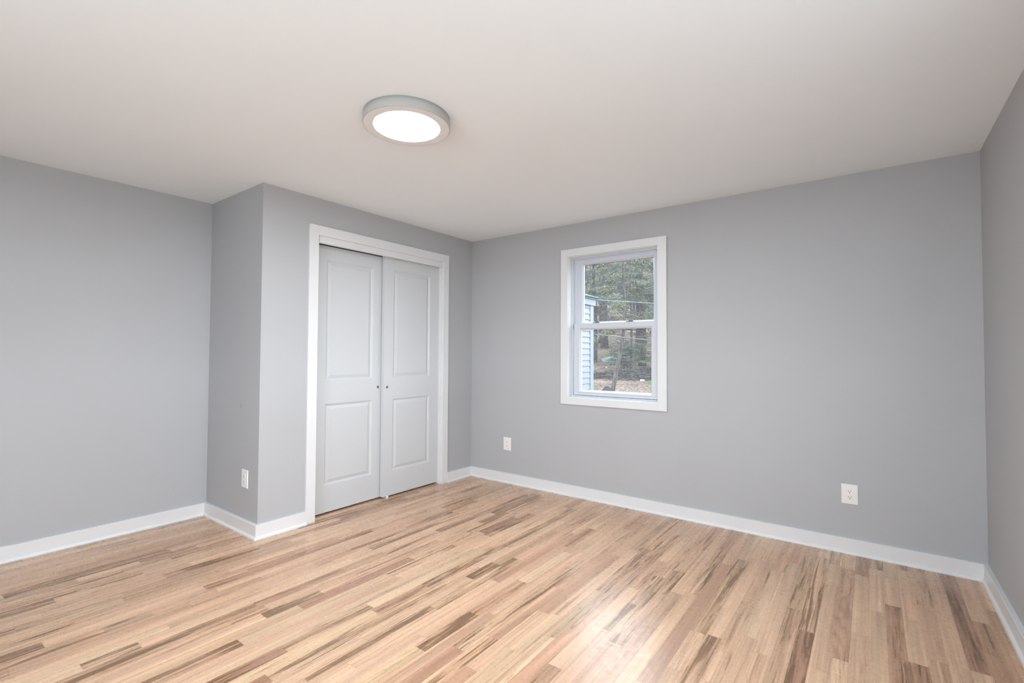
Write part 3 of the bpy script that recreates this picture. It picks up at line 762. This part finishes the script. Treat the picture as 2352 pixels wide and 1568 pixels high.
conifer('hemlock_tree', 'olive-green hemlock with a leaning bare trunk in the middle of the window view', 'tree', -6.75, 17.75, 10.0, 0.105, (0.137, 0.102), 3.5, 2.5, 100, 'needle_olive', 'bark', 3, dens=0.85, dead_low=26, sprig=0.16, straight_above=3.9)
conifer('hemlock_tree', 'thick straight dark trunk at the right edge of the lower pane', 'tree', -9.62, 28.999, 12.5, 0.27, (-0.012, 0.01), 5.0, 3.2, 90, 'needle_green', 'bark_dark', 5, dens=0.7, dead_low=22, sprig=0.17)
conifer('hemlock_tree', 'slim dark trunk behind the young hemlock, topped with blue-green needles', 'tree', -9.882, 27.546, 11.5, 0.085, (0.0, 0.0), 4.6, 2.4, 70, 'needle_blue', 'bark_dark', 8, dens=0.7, dead_low=22, sprig=0.17)
conifer('hemlock_tree', 'dark trunk beside the white house corner, low in the view', 'tree', -13.25, 28.74, 11.0, 0.21, (0.0, 0.0), 4.0, 3.2, 90, 'needle_blue', 'bark_dark', 12, dens=0.7, dead_low=60, sprig=0.18)
conifer('hemlock_tree', 'mid-sized trunk left of the leaning tree, farther up the slope', 'tree', -15.30, 34.70, 13.0, 0.33, (-0.02, 0.0), 3.6, 3.8, 80, 'needle_olive', 'bark_dark', 15, dens=0.7, dead_low=50, sprig=0.2)
conifer('hemlock_tree', 'tall evergreen rising behind the leaning tree in the upper pane', 'tree', -10.6, 30.5, 12.5, 0.19, (0.0, 0.0), 4.6, 3.3, 100, 'needle_green', 'bark_dark', 18, dens=0.7, dead_low=20, sprig=0.19)
conifer('young_hemlock', 'bright green young hemlock above the brush pile', 'tree', -9.31, 25.49, 2.6, 0.035, (0.0, 0.0), 0.55, 1.35, 60, 'needle_green', 'bark_dark', 21, dens=1.5, droop=0.1, sprig=0.12)
conifer('young_hemlock', 'young hemlock just right of the leaning trunk', 'tree', -9.75, 26.0, 2.3, 0.03, (0.0, 0.0), 0.6, 1.2, 46, 'needle_blue', 'bark_dark', 23, dens=1.3, droop=0.1, sprig=0.12)
conifer('young_hemlock', 'yellow-green young hemlock in front of the thick trunk', 'tree', -8.95, 27.4, 2.5, 0.03, (0.0, 0.0), 0.8, 1.5, 46, 'needle_olive', 'bark_dark', 26, dens=1.2, droop=0.1, sprig=0.12)

# woods farther up the hillside: bare trunks and evergreens, each one a tree of its own
rw = random.Random(5)
spots = []
for i in range(46):
    t = rw.uniform(40, 108); s = rw.uniform(-0.16, 0.16)*t + rw.uniform(-2, 2) - 0.0*t
    spots.append((t, s))
spots.sort()
kinds = ['bare_tree', 'hillside_evergreen']
for i, (t, s) in enumerate(spots):
    x, y = xy(t, s)
    if i % 3 != 1:
        conifer('bare_tree', 'bare grey-brown trunk standing on the wooded hillside', 'tree', x, y, rw.uniform(6.5, 10), rw.uniform(0.10, 0.22), (rw.uniform(-.04, .04), 0), 2.0, 2.6, 22, 'needle_olive', rw.choice(('bark', 'bark_dark', 'twig')), 100+i, 'trees on the hillside', dens=0.0, dead_low=14, droop=-0.35)
    else:
        conifer('hillside_evergreen', 'distant evergreen standing on the wooded hillside', 'tree', x, y, rw.uniform(7, 10.5), rw.uniform(0.14, 0.22), (0, 0), 1.6, 2.8, 50, rw.choice(('needle_olive', 'needle_green', 'needle_blue')), 'bark_dark', 100+i, 'evergreens on the hillside', dens=0.6, sprig=0.4)

# brush pile of cut branches
def brush():
    rnd = random.Random(9)
    bm = bmesh.new()
    for i in range(520):
        t = rnd.gauss(29.6, 0.55); s = rnd.uniform(-5.4, 3.6)
        cx, cy = xy(t, s); hgt = 0.62*math.exp(-((t-29.6)/1.0)**2)*(0.75+0.35*math.sin(s*1.3))
        z = ground_z(cx, cy) + rnd.uniform(0.0, max(0.05, hgt)); a = rnd.uniform(-0.7, 0.7) + (0 if rnd.random() < .7 else 1.2)
        d = Vector((EY*math.cos(a) + EX*math.sin(a), -EX*math.cos(a) + EY*math.sin(a), rnd.uniform(-0.22, 0.22)))*rnd.uniform(0.4, 1.4)
        c = Vector((cx, cy, z)); rr = rnd.uniform(0.008, 0.032)
        tube(bm, [c-d/2, c + Vector((0, 0, rnd.uniform(-.05, .08))), c+d/2], [rr, rr*.9, rr*.5], 4, False)
    o = link('brush_pile', bm, M['bark_dark']); tag(o, 'long low pile of cut brush across the yard behind the leaning trunk', 'brush pile', None, 'stuff')
brush()

def lump(name, label, cat, x, y, sx, sy, sz, mat, seed, up_=0.0, group=None):
    bm = bmesh.new(); bmesh.ops.create_icosphere(bm, subdivisions=4, radius=1.0)
    for v in bm.verts:
        k = 1 + 0.28*noise.noise(v.co*1.7 + Vector((seed, 0, 0))) + 0.12*noise.noise(v.co*5 + Vector((seed, 3, 0)))
        v.co = Vector((v.co.x*sx*k, v.co.y*sy*k, v.co.z*sz*k))
    o = link(name, bm, M[mat], None, True, (x, y, ground_z(x, y) + up_)); return tag(o, label, cat, group)
lump('dirt_mound', 'black mound at the bottom edge of the lower pane', 'mound', -6.62, 17.05, 0.25, 0.25, 0.36, 'mound', 4)
lump('boulder', 'grey boulder on the leaf-covered slope left of the leaning trunk', 'rock', -12.3, 29.4, 0.75, 0.5, 0.35, 'rock', 6)
def scrap(name, label, x, y, sx, sy, rz, tilt):
    bm = bmesh.new(); box(bm, -sx, sx, -sy, sy, -0.015, 0.015, 0.004)
    o = link(name, bm, M['rubbish'], None, False, (x, y, ground_z(x, y)+0.06)); o.rotation_euler = (tilt, 0, rz); return tag(o, label, 'scrap')
scrap('white_scrap', 'white scrap of board lying beside the green grass patch', -6.95, 22.26, 0.11, 0.08, 0.3, 0.5)
scrap('white_scrap', 'small white scrap on the leaves below the boulder', -11.35, 26.9, 0.06, 0.04, 0.2, 0.5)
bm = bmesh.new(); tube(bm, [(-0.9, 0, 0), (0, 0.05, 0.02), (1.6, 0.0, -0.03)], [0.07, 0.065, 0.05], 10)
x, y = -6.9, 23.5
o = link('fallen_log', bm, M['twig'], None, True, (x, y, ground_z(x, y)+0.06)); o.rotation_euler.z = 0.45; tag(o, 'pale fallen log lying right of the thick trunk', 'log')
bm = bmesh.new(); rg = random.Random(2)    # grass tuft patch
for i in range(2600):
    a = rg.uniform(0, 6.283); q = math.sqrt(rg.random()); s0 = 1.25 + q*1.15*math.cos(a); t0 = 27.2 + q*0.85*math.sin(a)
    x, y = xy(t0, s0 + 1.3); z = ground_z(x, y)
    w = rg.uniform(0.008, 0.016); hh = rg.uniform(0.05, 0.11); dx, dy = rg.uniform(-.05, .05), rg.uniform(-.05, .05); ph = rg.uniform(0, 3.14); wx, wy = w*math.cos(ph), w*math.sin(ph)
    bm.faces.new([bm.verts.new(p) for p in ((x-wx, y-wy, z-.01), (x+wx, y+wy, z-.01), (x+dx, y+dy, z+hh))])
o = link('yard_grass', bm, M['grass']); tag(o, 'patch of green grass at the right edge of the yard', 'grass', None, 'stuff')

# overhead cables
def cable(label, a, b, rad, mat, sag):
    bm = bmesh.new(); a, b = Vector(a), Vector(b); pts = []
    for i in range(25):
        k = i/24; p = a.lerp(b, k); p.z -= sag*4*k*(1-k); pts.append(p)
    tube(bm, pts, [rad]*25, 8); return tag(link('overhead_cable', bm, M[mat], None, True), label, 'cable', 'cables outside the window')
def far(a, b, ka, kb):
    a, b = Vector(a), Vector(b); d = b - a; return a - d*ka, b + d*kb
p, q = far((-5.825, 14.21, 4.631), (-4.182, 16.679, 4.794), 2.0, 3.0); cable('thin grey cable crossing the top of the upper pane', p, q, 0.006, 'cable_dark', 0.0)
p, q = Vector((-1.02, 4.70, 2.335)), Vector((-1.44, 13.0, 2.92)); cable('light grey cable running from the house corner across the upper pane', p, q, 0.0065, 'cable_light', 0.0)
p, q = far((-3.121, 8.828, 1.847), (-1.022, 7.906, 1.608), 1.6, 2.0); cable('thick dark cable slanting across the lower pane', p, q, 0.013, 'cable_dark', 0.0)
